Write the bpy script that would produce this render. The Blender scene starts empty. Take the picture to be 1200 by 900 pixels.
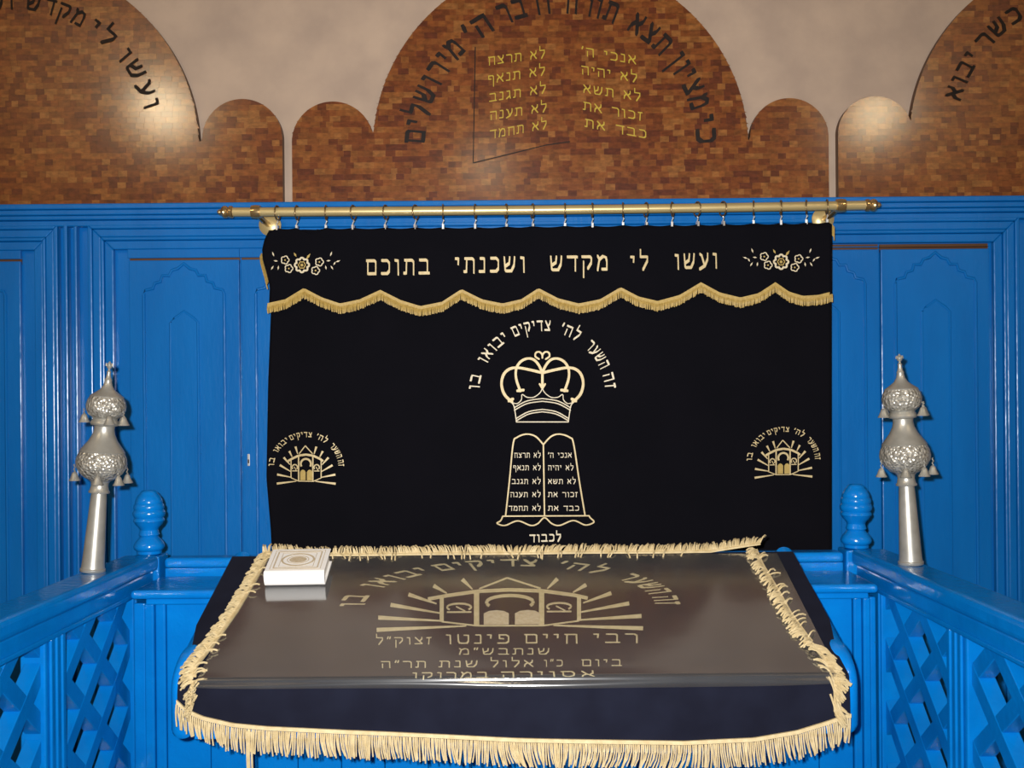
import bpy, bmesh, math, random
from mathutils import Vector, Matrix
R = math.radians
rnd = random.Random(7)
sc = bpy.context.scene
col = sc.collection

# ------------------------------------------------------------------ camera
FPX, CX, HY, EYE = 1200.0, 600.0, 475.0, 1.60
ROLL = R(-0.5)
RV = Vector((math.cos(ROLL), 0, math.sin(ROLL)))
UV = Vector((-math.sin(ROLL), 0, math.cos(ROLL)))
FV = Vector((0, 1, 0))
CAM = Vector((0, 0, EYE))
cam = bpy.data.cameras.new('camera')
cam.sensor_width = 36.0
cam.lens = 36.0 * FPX / 1200.0
cam.shift_y = (HY - 450.0) / 1200.0
cam.clip_start = 0.05
camo = bpy.data.objects.new('camera', cam)
m = Matrix.Identity(4)
for i in range(3):
    m[i][0] = RV[i]; m[i][1] = UV[i]; m[i][2] = -FV[i]; m[i][3] = CAM[i]
camo.matrix_world = m
col.objects.link(camo)
sc.camera = camo

# ------------------------------------------------------------------ light
w = bpy.data.worlds.new('dim_room'); sc.world = w; w.use_nodes = True
w.node_tree.nodes['Background'].inputs[0].default_value = (0.9, 0.85, 0.8, 1)
w.node_tree.nodes['Background'].inputs[1].default_value = 0.05
sc.view_settings.view_transform = 'Standard'
sc.view_settings.look = 'None'
sc.view_settings.gamma = 1.0
sc.view_settings.use_curve_mapping = False
sc.view_settings.exposure = 0.0

def lamp(name, kind, loc, energy, color, size, target=None):
    l = bpy.data.lights.new(name, kind)
    l.energy = energy; l.color = color; l.shadow_soft_size = size
    o = bpy.data.objects.new(name, l); o.location = loc
    if target is not None:
        o.rotation_euler = (Vector(target) - Vector(loc)).to_track_quat('-Z', 'Y').to_euler()
    col.objects.link(o)
    return o
fl = lamp('camera_flash', 'SPOT', (-0.045, -0.02, EYE + 0.04), 520, (1.0, 0.985, 0.965), 0.012, (0.0, 3.7, 1.75))
fl.data.spot_size = R(100); fl.data.spot_blend = 1.0
for lx, ly, lz, e in ((-2.72, -0.56, 3.95, 64), (2.87, -0.56, 3.86, 48), (-0.19, -0.56, 3.47, 11)):
    lamp('hanging_bulb', 'POINT', (lx, ly, lz), e, (1.0, 0.80, 0.5), 0.15)

# ------------------------------------------------------------------ helpers
def ray(px, py):
    return FV + RV * ((px - CX) / FPX) + UV * (-(py - HY) / FPX)
def P(px, py, Y):
    d = ray(px, py)
    return CAM + d * (Y / d.y)
DY0, DZ0, DS = 2.20, 1.013, 0.368          # the sloping desk top: a point and its slope
def dz(Y): return DZ0 + (Y - DY0) * DS
DN = Vector((0, -DS, 1)).normalized()
def D(px, py):                              # pixel on the desk top
    d = ray(px, py)
    t = (DZ0 - DY0 * DS - CAM.z) / (d.z - d.y * DS)
    return CAM + d * t

class MB:
    def __init__(s): s.v = []; s.f = []; s.mi = []
    def add(s, vs, fs, mi=0):
        b = len(s.v); s.v += [tuple(p) for p in vs]
        for f in fs: s.f.append([b + i for i in f]); s.mi.append(mi)
    def box(s, x0, x1, y0, y1, z0, z1, mi=0):
        vs = [(x, y, z) for z in (z0, z1) for y in (y0, y1) for x in (x0, x1)]
        s.add(vs, [(0, 2, 3, 1), (4, 5, 7, 6), (0, 1, 5, 4), (2, 6, 7, 3), (0, 4, 6, 2), (1, 3, 7, 5)], mi)
    def prism(s, a, b, mi=0):               # two matching outlines
        n = len(a)
        s.add(list(a) + list(b), [tuple(range(n))[::-1], tuple(range(n, 2 * n))] +
              [(i, (i + 1) % n, n + (i + 1) % n, n + i) for i in range(n)], mi)
    def tube(s, pts, r, n=6, cap=True, mi=0):
        pts = [Vector(p) for p in pts]; b = []; k = len(pts)
        rs = r if isinstance(r, (list, tuple)) else [r] * k
        for i, p in enumerate(pts):
            t = (pts[min(i + 1, k - 1)] - pts[max(i - 1, 0)])
            t = t.normalized() if t.length > 1e-9 else Vector((0, 0, 1))
            u = t.cross(Vector((0.31, 0.17, 0.93)))
            if u.length < 0.05: u = t.cross(Vector((1, 0, 0)))
            u.normalize(); q = t.cross(u)
            b += [p + (u * math.cos(2 * math.pi * j / n) + q * math.sin(2 * math.pi * j / n)) * rs[i] for j in range(n)]
        fs = [(i * n + j, i * n + (j + 1) % n, (i + 1) * n + (j + 1) % n, (i + 1) * n + j) for i in range(k - 1) for j in range(n)]
        if cap: fs += [tuple(range(n))[::-1], tuple(range((k - 1) * n, k * n))]
        s.add(b, fs, mi)
    def lathe(s, prof, n=24, mat=None, mi=0):   # prof: (r, z)
        vs = []
        for r, z in prof:
            vs += [Vector((r * math.cos(2 * math.pi * j / n), r * math.sin(2 * math.pi * j / n), z)) for j in range(n)]
        if mat is not None: vs = [mat @ v for v in vs]
        k = len(prof)
        fs = [(i * n + j, i * n + (j + 1) % n, (i + 1) * n + (j + 1) % n, (i + 1) * n + j) for i in range(k - 1) for j in range(n)]
        fs += [tuple(range(n))[::-1], tuple(range((k - 1) * n, k * n))]
        s.add(vs, fs, mi)
    def grid(s, rows, mi=0):
        n = len(rows[0]); vs = [p for r in rows for p in r]
        s.add(vs, [(i * n + j, i * n + j + 1, (i + 1) * n + j + 1, (i + 1) * n + j) for i in range(len(rows) - 1) for j in range(n - 1)], mi)
    def mesh(s, name, mats, smooth=False):
        me = bpy.data.meshes.new(name); me.from_pydata(s.v, [], s.f)
        for mt in (mats if isinstance(mats, list) else [mats]): me.materials.append(mt)
        for p, k in zip(me.polygons, s.mi): p.material_index = k
        if smooth:
            for p in me.polygons: p.use_smooth = True
        return me
    def build(s, name, mats, parent=None, smooth=False, bevel=0, fix=True, seg=2):
        me = s.mesh(name, mats, smooth)
        if fix:
            bm = bmesh.new(); bm.from_mesh(me); bmesh.ops.recalc_face_normals(bm, faces=bm.faces); bm.to_mesh(me); bm.free()
        o = bpy.data.objects.new(name, me); col.objects.link(o)
        if parent is not None:
            o.parent = parent
            o.matrix_parent_inverse = Matrix.Translation(-Vector(parent.location))
        if bevel:
            b = o.modifiers.new('bevel', 'BEVEL'); b.width = bevel; b.segments = seg; b.limit_method = 'ANGLE'; b.angle_limit = R(40)
        if smooth: smooth_angle(me)
        return o
def smooth_angle(me, ang=40):
    bm = bmesh.new(); bm.from_mesh(me)
    for e in bm.edges:
        if len(e.link_faces) == 2 and e.calc_face_angle(0) > R(ang): e.smooth = False
    bm.to_mesh(me); bm.free()
def tag(o, label=None, cat=None, group=None, kind=None):
    if label: o['label'] = label
    if cat: o['category'] = cat
    if group: o['group'] = group
    if kind: o['kind'] = kind
    return o
def thing(name, loc, label, cat, group=None):
    o = bpy.data.objects.new(name, None); o.location = loc; o.empty_display_size = 0.05
    col.objects.link(o); return tag(o, label, cat, group)
def struct_empty(name, loc):
    o = bpy.data.objects.new(name, None); o.location = loc; o.empty_display_size = 0.05
    col.objects.link(o); o['kind'] = 'structure'; return o

# ------------------------------------------------------------------ materials
def mat(name, color, rough=0.5, metal=0.0, var=None, scale=8, bump=0.0, bscale=60, stretch=(1, 1, 1), coat=0.0, sheen=0.0, spec=0.5, tex='noise', detail=4, coat_rough=0.1):
    mt = bpy.data.materials.new(name); mt.use_nodes = True
    nt = mt.node_tree; b = nt.nodes['Principled BSDF']
    b.inputs['Base Color'].default_value = (*color, 1)
    b.inputs['Roughness'].default_value = rough
    b.inputs['Metallic'].default_value = metal
    b.inputs['Specular IOR Level'].default_value = spec
    b.inputs['Coat Weight'].default_value = coat
    b.inputs['Coat Roughness'].default_value = coat_rough
    if sheen:
        b.inputs['Sheen Weight'].default_value = sheen
        b.inputs['Sheen Roughness'].default_value = 0.35
    geo = nt.nodes.new('ShaderNodeNewGeometry')
    mp = nt.nodes.new('ShaderNodeMapping'); mp.inputs['Scale'].default_value = stretch
    nt.links.new(geo.outputs['Position'], mp.inputs['Vector'])
    if var:
        n = nt.nodes.new('ShaderNodeTexNoise'); n.inputs['Scale'].default_value = scale; n.inputs['Detail'].default_value = detail
        nt.links.new(mp.outputs[0], n.inputs['Vector'])
        r = nt.nodes.new('ShaderNodeValToRGB')
        r.color_ramp.elements[0].position = 0.32; r.color_ramp.elements[1].position = 0.68
        r.color_ramp.elements[0].color = (*var, 1); r.color_ramp.elements[1].color = (*color, 1)
        nt.links.new(n.outputs['Fac'], r.inputs[0]); nt.links.new(r.outputs[0], b.inputs['Base Color'])
    if bump:
        if tex == 'voronoi':
            n2 = nt.nodes.new('ShaderNodeTexVoronoi'); out = n2.outputs['Distance']
        else:
            n2 = nt.nodes.new('ShaderNodeTexNoise'); n2.inputs['Detail'].default_value = 3; out = n2.outputs['Fac']
        n2.inputs['Scale'].default_value = bscale
        nt.links.new(mp.outputs[0], n2.inputs['Vector'])
        bp = nt.nodes.new('ShaderNodeBump'); bp.inputs['Strength'].default_value = bump; bp.inputs['Distance'].default_value = 0.004
        nt.links.new(out, bp.inputs['Height']); nt.links.new(bp.outputs[0], b.inputs['Normal'])
    return mt
BLUE = mat('blue_gloss_paint', (0.003, 0.155, 0.51), 0.26, var=(0.002, 0.134, 0.455), scale=9, bump=0.25, bscale=70, stretch=(1, 1, 0.25), spec=0.45)
BLUEF = mat('blue_fence_paint', (0.001, 0.18, 0.575), 0.17, var=(0.001, 0.155, 0.52), scale=12, bump=0.25, bscale=60, spec=0.5)
PLASTER = mat('beige_plaster', (0.50, 0.375, 0.285), 0.75, var=(0.40, 0.30, 0.235), scale=6, bump=0.35, bscale=18, detail=8)
FLOOR = mat('brown_floor', (0.16, 0.09, 0.05), 0.5, var=(0.11, 0.06, 0.035), scale=5)
CEIL = mat('pale_ceiling', (0.5, 0.45, 0.4), 0.8, var=(0.45, 0.4, 0.36), scale=3)
VELVET = mat('navy_velvet', (0.0028, 0.0026, 0.005), 0.9, var=(0.002, 0.002, 0.004), scale=4, sheen=0.03, spec=0.1)
VELVET2 = mat('navy_cover_velvet', (0.0055, 0.0068, 0.017), 0.85, var=(0.0035, 0.0042, 0.012), scale=14, sheen=0.05, spec=0.15)
STITCH = mat('pale_gold_thread', (0.62, 0.50, 0.27), 0.5, metal=0.1, var=(0.52, 0.40, 0.20), scale=90)
STITCHG = mat('gold_thread', (0.50, 0.36, 0.11), 0.45, metal=0.2, var=(0.42, 0.30, 0.09), scale=90)
STITCHW = mat('ivory_thread', (0.72, 0.64, 0.46), 0.5, var=(0.6, 0.5, 0.33), scale=120)
DESKGOLD = mat('cover_gold_thread', (0.82, 0.73, 0.46), 0.45, metal=0.1, var=(0.66, 0.57, 0.33), scale=60)
FRINGE = mat('cream_fringe', (0.57, 0.46, 0.265), 0.6, var=(0.45, 0.345, 0.175), scale=60)
FRINGEG = mat('old_gold_fringe', (0.50, 0.35, 0.10), 0.55, var=(0.38, 0.25, 0.06), scale=120)
BRASS = mat('satin_brass', (0.62, 0.49, 0.24), 0.34, metal=0.45, var=(0.58, 0.45, 0.21), scale=10)
BRASSD = mat('polished_brass', (0.62, 0.43, 0.20), 0.22, metal=0.85)
RINGM = mat('bronze_ring', (0.28, 0.20, 0.10), 0.3, metal=0.8)
STEEL = mat('bright_steel', (0.75, 0.75, 0.75), 0.3, metal=0.6)
SILVER = mat('brushed_silver', (0.44, 0.425, 0.38), 0.36, metal=0.55, var=(0.35, 0.34, 0.30), scale=30)
SILVERR = mat('chased_silver', (0.55, 0.53, 0.47), 0.32, metal=0.5, var=(0.28, 0.26, 0.22), scale=90, bump=1.0, bscale=130, tex='voronoi')
DARKP = mat('black_paint', (0.007, 0.005, 0.005), 0.55, var=(0.018, 0.009, 0.006), scale=45, spec=0.25)
YELLOWP = mat('yellow_paint', (0.50, 0.36, 0.03), 0.5)
BOOKW = mat('white_leatherette', (0.72, 0.70, 0.67), 0.35)
BOOKG = mat('faded_gilt', (0.40, 0.31, 0.19), 0.4, var=(0.50, 0.42, 0.30), scale=150)
PAGES = mat('page_edges', (0.82, 0.79, 0.72), 0.7, var=(0.74, 0.7, 0.62), scale=400, stretch=(0.2, 0.2, 6))
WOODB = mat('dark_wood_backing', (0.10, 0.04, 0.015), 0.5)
tones = [(0.25, 0.075, 0.017), (0.20, 0.054, 0.013), (0.285, 0.097, 0.022), (0.155, 0.038, 0.011), (0.235, 0.066, 0.015),
         (0.32, 0.122, 0.031), (0.135, 0.032, 0.012), (0.265, 0.084, 0.018), (0.22, 0.068, 0.016), (0.185, 0.047, 0.012)]
WOOD = [mat('wood_block_tone', t, 0.38, var=tuple(c * 0.55 for c in t), scale=95, stretch=(0.5, 1, 1), detail=7, bump=0.10, bscale=30, spec=0.2, coat=1.0, coat_rough=0.165) for t in tones]

# clear plastic: mostly see-through, mirror-like at a slant, faint dust
PLASTIC = bpy.data.materials.new('clear_plastic'); PLASTIC.use_nodes = True
nt = PLASTIC.node_tree; nt.nodes.clear()
out = nt.nodes.new('ShaderNodeOutputMaterial'); mx = nt.nodes.new('ShaderNodeMixShader'); mx2 = nt.nodes.new('ShaderNodeMixShader')
tr = nt.nodes.new('ShaderNodeBsdfTransparent'); gl = nt.nodes.new('ShaderNodeBsdfGlossy'); df = nt.nodes.new('ShaderNodeBsdfDiffuse')
tr.inputs[0].default_value = (0.97, 0.97, 0.96, 1); gl.inputs['Roughness'].default_value = 0.11
df.inputs[0].default_value = (0.50, 0.51, 0.50, 1)
lw = nt.nodes.new('ShaderNodeLayerWeight'); lw.inputs[0].default_value = 0.5
pw = nt.nodes.new('ShaderNodeMath'); pw.operation = 'POWER'; pw.inputs[1].default_value = 3.0
fr = nt.nodes.new('ShaderNodeMapRange'); fr.inputs['To Min'].default_value = 0.24; fr.inputs['To Max'].default_value = 1.0
nt.links.new(lw.outputs['Facing'], pw.inputs[0]); nt.links.new(pw.outputs[0], fr.inputs['Value'])
ns = nt.nodes.new('ShaderNodeTexNoise'); ns.inputs['Scale'].default_value = 5; ns.inputs['Detail'].default_value = 3
mpn = nt.nodes.new('ShaderNodeMapRange'); mpn.inputs['To Min'].default_value = 0.045; mpn.inputs['To Max'].default_value = 0.085
nb = nt.nodes.new('ShaderNodeTexNoise'); nb.inputs['Scale'].default_value = 7
bp = nt.nodes.new('ShaderNodeBump'); bp.inputs['Strength'].default_value = 0.05; bp.inputs['Distance'].default_value = 0.01
geo = nt.nodes.new('ShaderNodeNewGeometry')
nt.links.new(geo.outputs['Position'], ns.inputs['Vector']); nt.links.new(geo.outputs['Position'], nb.inputs['Vector'])
nt.links.new(nb.outputs['Fac'], bp.inputs['Height']); nt.links.new(bp.outputs[0], gl.inputs['Normal'])
nt.links.new(ns.outputs['Fac'], mpn.inputs['Value'])
nt.links.new(mpn.outputs[0], mx2.inputs[0]); nt.links.new(tr.outputs[0], mx2.inputs[1]); nt.links.new(df.outputs[0], mx2.inputs[2])
nt.links.new(fr.outputs[0], mx.inputs[0]); nt.links.new(mx2.outputs[0], mx.inputs[1]); nt.links.new(gl.outputs[0], mx.inputs[2])
nt.links.new(mx.outputs[0], out.inputs[0])

# ------------------------------------------------------------------ Hebrew lettering drawn as pen strokes
G = {
 'א': (.80, [[(.10,.92),(.30,.66),(.70,.08)], [(.66,.95),(.66,.72),(.46,.48)], [(.10,.08),(.12,.34),(.32,.62)]]),
 'ב': (.82, [[(.10,.90),(.56,.90),(.64,.80),(.64,.10)], [(.06,.10),(.76,.10)]]),
 'ג': (.55, [[(.12,.90),(.38,.90),(.40,.40),(.46,.08)], [(.40,.36),(.08,.08)]]),
 'ד': (.75, [[(.05,.90),(.70,.90)], [(.58,.90),(.58,.05)]]),
 'ה': (.78, [[(.06,.90),(.66,.90),(.68,.05)], [(.15,.56),(.15,.05)]]),
 'ו': (.42, [[(.08,.90),(.28,.88),(.30,.05)]]),
 'ז': (.45, [[(.05,.88),(.40,.92)], [(.24,.88),(.20,.05)]]),
 'ח': (.80, [[(.06,.90),(.68,.90),(.70,.05)], [(.16,.88),(.15,.05)]]),
 'ט': (.80, [[(.10,.92),(.12,.30),(.20,.10),(.62,.10),(.70,.30),(.70,.86),(.46,.88)]]),
 'י': (.38, [[(.06,.90),(.26,.90),(.24,.58)]]),
 'כ': (.72, [[(.10,.90),(.48,.90),(.62,.74),(.62,.26),(.48,.10),(.08,.10)]]),
 'ך': (.72, [[(.05,.90),(.62,.90),(.62,-.30)]]),
 'ל': (.68, [[(.10,1.36),(.10,.90),(.58,.90),(.58,.62),(.28,.02)]]),
 'מ': (.84, [[(.10,.94),(.22,.74),(.10,.06)], [(.22,.72),(.46,.92),(.66,.84),(.72,.60),(.72,.10),(.40,.10)]]),
 'ם': (.80, [[(.06,.90),(.62,.90),(.70,.80),(.70,.10),(.14,.10),(.14,.86)]]),
 'נ': (.52, [[(.12,.90),(.36,.90),(.40,.80),(.40,.10),(.05,.10)]]),
 'ן': (.40, [[(.08,.90),(.28,.90),(.28,-.32)]]),
 'ס': (.82, [[(.05,.90),(.60,.90),(.72,.70),(.68,.32),(.44,.10),(.30,.12),(.14,.36),(.13,.86)]]),
 'ע': (.74, [[(.08,.92),(.20,.84),(.42,.18)], [(.64,.92),(.64,.60),(.44,.18),(.06,-.02)]]),
 'פ': (.78, [[(.38,.52),(.16,.54),(.14,.90),(.54,.90),(.68,.74),(.68,.26),(.54,.10),(.06,.10)]]),
 'ף': (.74, [[(.38,.52),(.16,.54),(.14,.90),(.52,.90),(.64,.76),(.64,-.30)]]),
 'צ': (.76, [[(.10,.92),(.28,.66),(.66,.12),(.08,.10)], [(.64,.94),(.62,.70),(.42,.46)]]),
 'ק': (.76, [[(.05,.90),(.60,.90),(.68,.78),(.66,.50),(.44,.16)], [(.15,.58),(.15,-.36)]]),
 'ר': (.70, [[(.05,.90),(.50,.90),(.62,.76),(.62,.05)]]),
 'ש': (.92, [[(.08,.92),(.14,.20),(.20,.10),(.58,.10),(.76,.44),(.80,.92)], [(.46,.92),(.42,.56),(.16,.40)]]),
 'ת': (.82, [[(.10,.90),(.62,.90),(.72,.78),(.72,.05)], [(.22,.88),(.20,.12),(.04,.10)]]),
 "'": (.24, [[(.16,1.02),(.08,.76)]]),
 '"': (.40, [[(.14,1.02),(.08,.76)], [(.32,1.02),(.26,.76)]]),
 ' ': (.50, []),
}
def hull(pts):
    pts = sorted(set(pts))
    def half(ps):
        h = []
        for p in ps:
            while len(h) > 1 and (h[-1][0]-h[-2][0])*(p[1]-h[-2][1]) - (h[-1][1]-h[-2][1])*(p[0]-h[-2][0]) <= 1e-12: h.pop()
            h.append(p)
        return h
    a = half(pts); b = half(pts[::-1])
    return a[:-1] + b[:-1]
def width(text, sp=.12): return sum(G[c][0] + sp for c in text) - sp
class Ink:
    """flat marks drawn in picture units and laid on a surface by lay(px, py, lift)"""
    def __init__(s, lay, lift=0.003, thick=0.0012):
        s.m = MB(); s.lay = lay; s.lift = lift; s.th = thick; s.k = 0
    def poly(s, pts, mi=0):
        s.k += 1; h = s.lift + (s.k % 40) * 4e-6
        s.m.prism([s.lay(x, y, h - s.th) for x, y in pts], [s.lay(x, y, h) for x, y in pts], mi)
    def stroke(s, pts, nw, nh, mi=0):       # a pen nib nw wide and nh tall
        for a, b in zip(pts, pts[1:]):
            q = [(p[0] + sx * nw * .5, p[1] + sy * nh * .5) for p in (a, b) for sx, sy in ((1, .6), (1, -.6), (-1, .6), (-1, -.6), (.6, 1), (-.6, 1), (.6, -1), (-.6, -1))]
            s.poly(hull([(round(x, 5), round(y, 5)) for x, y in q]), mi)
    def taper(s, a, b, wa, wb, mi=0):
        d = Vector((b[0] - a[0], b[1] - a[1])); n = Vector((-d.y, d.x)).normalized()
        s.poly([(a[0] + n.x * wa / 2, a[1] + n.y * wa / 2), (b[0] + n.x * wb / 2, b[1] + n.y * wb / 2),
                (b[0] - n.x * wb / 2, b[1] - n.y * wb / 2), (a[0] - n.x * wa / 2, a[1] - n.y * wa / 2)], mi)
    def letter(s, ch, f, tv, th, mi=0):     # f maps glyph units to picture units
        for st in G[ch][1]:
            for a, b in zip(st, st[1:]):
                q = [(p[0] + sx * tv * .5, p[1] + sy * th * .5) for p in (a, b) for sx, sy in ((1, .7), (1, -1), (-1, 1), (-1, -.7))]
                s.poly([f(x, y) for x, y in hull([(round(x, 5), round(y, 5)) for x, y in q])], mi)
    def word(s, text, x0, y0, x1, y1, h, tv=.12, th=.19, sp=.14, mi=0):   # baseline from left end to right end
        W = width(text, sp); L = math.hypot(x1 - x0, y1 - y0); k = L / W
        ex, ey = (x1 - x0) / L, (y1 - y0) / L
        pos = W
        for ch in text:
            pos -= G[ch][0]
            def f(x, y, pos=pos):
                return (x0 + ex * (pos + x) * k, y0 + ey * (pos + x) * k - y * h)
            s.letter(ch, f, tv, th, mi); pos -= sp
    def arc(s, text, cx, cy, r, a0, a1, h, tv=.13, th=.19, sp=.2, ky=1.0, mi=0):  # from a0 (right) to a1 (left), degrees
        W = width(text, sp); pos = 0
        for ch in text:
            g = G[ch][0]; a = R(a0 + (a1 - a0) * (pos + g / 2) / W); k = R(a1 - a0) * (r + h * .4) / W
            def f(x, y, a=a, g=g, k=k):
                u = (x - g / 2) * k; q = r + y * h
                px = math.cos(a) * q + math.sin(a) * u; py = math.sin(a) * q - math.cos(a) * u
                return (cx + px, cy - py * ky)
            s.letter(ch, f, tv, th, mi); pos += g + sp
    def build(s, name, mats, parent):
        o = s.m.build(name, mats, parent); s.m = MB(); return o

# ------------------------------------------------------------------ room shell
YW = 3.74
wb = MB(); wb.box(-3.6, 3.6, 3.775, 3.9, 0, 4.5); tag(wb.build('wall_back', PLASTER), kind='structure')
wl = MB(); wl.box(-3.72, -3.6, -3.2, 3.9, 0, 4.5); tag(wl.build('wall_left', PLASTER), kind='structure')
wr = MB(); wr.box(3.6, 3.72, -3.2, 3.9, 0, 4.5); tag(wr.build('wall_right', PLASTER), kind='structure')
fl_ = MB(); fl_.box(-3.72, 3.72, -3.2, 3.9, -0.1, 0); tag(fl_.build('floor', FLOOR), kind='structure')
ce = MB(); ce.box(-3.72, 3.72, -3.2, 3.9, 4.5, 4.6); tag(ce.build('ceiling', CEIL), kind='structure')
def X(px, Y=YW): return (px - CX) / FPX * Y
def Z(px, py, Y=YW): return P(px, py, Y).z

# blue panelling -----------------------------------------------------------
ZTOP = Z(600, 234, 3.69)
pan = MB(); pan.box(-2.6, 2.6, YW + 0.012, 3.775, 0, ZTOP - .02)
panel = tag(pan.build('wall_panelling', BLUE), kind='structure')
co = struct_empty('trim_1', (0, 3.72, ZTOP - .06))
for z0, z1, y in ((-.020, 0, 3.690), (-.040, -.0202, 3.697), (-.056, -.0402, 3.703), (-.078, -.0562, 3.715)):
    b = MB(); b.box(-2.6, 2.6, y, YW + .0115, ZTOP + z0, ZTOP + z1); b.build('cornice_moulding', BLUE, co, bevel=.004)
def architrave(name, x0, x1, ztop, steps, sides=(1, 1)):
    o = struct_empty(name, ((x0 + x1) / 2, YW, ztop))
    for a, b_, y in steps:                  # a..b_: distance inward from the outer edge
        for kind in ('l', 'r', 't'):
            if kind == 'l' and not sides[0] or kind == 'r' and not sides[1]: continue
            q = MB()
            if kind == 't':
                q.prism([(x0 + a, y, ztop - a), (x1 - a, y, ztop - a), (x1 - b_, y, ztop - b_), (x0 + b_, y, ztop - b_)],
                        [(x0 + a, YW + .0115, ztop - a), (x1 - a, YW + .0115, ztop - a), (x1 - b_, YW + .0115, ztop - b_), (x0 + b_, YW + .0115, ztop - b_)])
            else:
                s = 1 if kind == 'l' else -1; e = x0 if kind == 'l' else x1
                pts = [(e + s * a, 0.02), (e + s * a, ztop - a), (e + s * b_, ztop - b_), (e + s * b_, 0.02)]
                q.prism([(x, y, z) for x, z in pts], [(x, YW + .0115, z) for x, z in pts])
            q.build('architrave_strip', BLUE, o, bevel=.004)
    return o
st = [(0, .016, 3.716), (.0162, .045, 3.722), (.0452, .058, 3.718), (.0582, .090, 3.727)]
zt1 = Z(600, 260)
AX0, AX1 = X(107), X(1193)
architrave('trim_2', AX0, AX1, zt1, st)
architrave('trim_3', X(107) - .105 - 1.35, X(72), zt1, st)
architrave('trim_4', AX1 + .105, AX1 + 1.2, zt1, st)
b = MB(); b.box(X(79), X(83.5), 3.715, YW + .0115, .02, zt1); b.build('pilaster_bead', BLUE, co, bevel=.004)
b = MB(); b.box(X(90), X(94), 3.720, YW + .0115, .02, zt1); b.build('pilaster_bead', BLUE, co, bevel=.004)

def bead(mb, pts, r=.0042):
    mb.tube([(x, YW - .006, z) for x, z in pts], r, 8)
def door(name, px0, px1, ytop, keyhole=None, ydy=0):
    o = struct_empty(name, ((X(px0) + X(px1)) / 2, YW, .03))
    zt = Z((px0 + px1) / 2, ytop) - .009
    x0, x1 = X(px0) + .003, X(px1) - .003
    leaf = MB(); leaf.box(x0, x1, YW - .006, YW + .011, .04, zt); leaf.build('door_leaf', BLUE, o, bevel=.003)
    hd = MB(); hd.box(X(px0) - .002, X(px1) - .0025, YW - .006, YW + .011, zt + .008, Z((px0 + px1) / 2, 289 + (600 - (px0 + px1) / 2) * .0087 * 0) - .001); hd.build('door_head', BLUE, o, bevel=.002)
    hd = MB(); hd.box(x0, x1, YW + .006, YW + .0115, zt - .01, zt + .02); hd.build('gap_shade_strip', WOODB, o)  # added dark strip: its colour stands in for shade in the gap above the leaf
    pc = (px0 + px1) / 2
    def q(dx, dy): return (X(pc + dx), Z(pc, ytop + dy))
    half = [(47, 43), (45, 38), (36, 36), (34, 30), (27, 28), (25, 21), (17, 21), (14, 15), (7, 13), (0, 7)]
    top = [q(-a, b) for a, b in half] + [q(a, b) for a, b in half[::-1][1:]]
    mb = MB(); bead(mb, [(top[0][0], .12)] + top + [(top[-1][0], .12), (top[0][0], .12)], .0062)
    mb.build('outer_moulding', BLUE, o, smooth=True)
    mb = MB(); ins = [q(-16, 76), q(-11, 71), q(0, 63), q(11, 71), q(16, 76)]
    bead(mb, [(ins[0][0], .2)] + ins + [(ins[-1][0], .2), (ins[0][0], .2)], .0058)
    mb.build('inner_moulding', BLUE, o, smooth=True)
    # slightly raised field inside the small arch
    fld = [(ins[0][0], .2)] + ins + [(ins[-1][0], .2)]
    mb = MB(); mb.prism([(x, YW - .0095, z) for x, z in fld], [(x, YW - .006, z) for x, z in fld]); mb.build('raised_field', BLUE, o)
    if keyhole:
        a = P(keyhole[0], keyhole[1], YW - .006); mb = MB()
        mb.box(a.x - .0045, a.x + .0045, YW - .009, YW - .006, a.z - .022, a.z + .022); kp = mb.build('keyhole_plate', STEEL, o, bevel=.002)
        mb = MB(); mb.box(a.x - .0025, a.x + .0025, YW - .0095, YW - .009, a.z - .012, a.z + .002); mb.build('keyhole', DARKP, kp)
    return o
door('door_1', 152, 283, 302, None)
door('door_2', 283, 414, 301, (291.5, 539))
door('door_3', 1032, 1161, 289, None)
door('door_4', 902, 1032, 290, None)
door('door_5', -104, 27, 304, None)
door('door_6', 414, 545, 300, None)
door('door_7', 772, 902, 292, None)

# ------------------------------------------------------------------ arched wood panels
YT = 3.742
def lobes(spec): return [(P(cx, cy, YT).x, P(cx, cy, YT).z, r * YT / FPX) for cx, cy, r in spec]
def skyline(lob, x):
    h = -9
    for cx, cz, r in lob:
        if abs(x - cx) < r: h = max(h, cz + math.sqrt(r * r - (x - cx) ** 2))
    for (ax, az, ar), (bx, bz, br) in zip(lob, lob[1:]):
        if ax + ar - .006 <= x <= bx - br + .006: h = max(h, min(az, bz) + .02)
    return h
TH = .0215
tile_mesh = []
for k in range(len(WOOD)):
    t = MB(); t.add([(-.5, 0, -.5), (.5, 0, -.5), (.5, 0, .5), (-.5, 0, .5), (-.5, 1, -.5), (.5, 1, -.5), (.5, 1, .5), (-.5, 1, .5)],
                    [(0, 1, 2, 3), (7, 6, 5, 4), (0, 4, 5, 1), (1, 5, 6, 2), (2, 6, 7, 3), (3, 7, 4, 0)])
    tile_mesh.append(t.mesh('wood_block', WOOD[k]))
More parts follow.
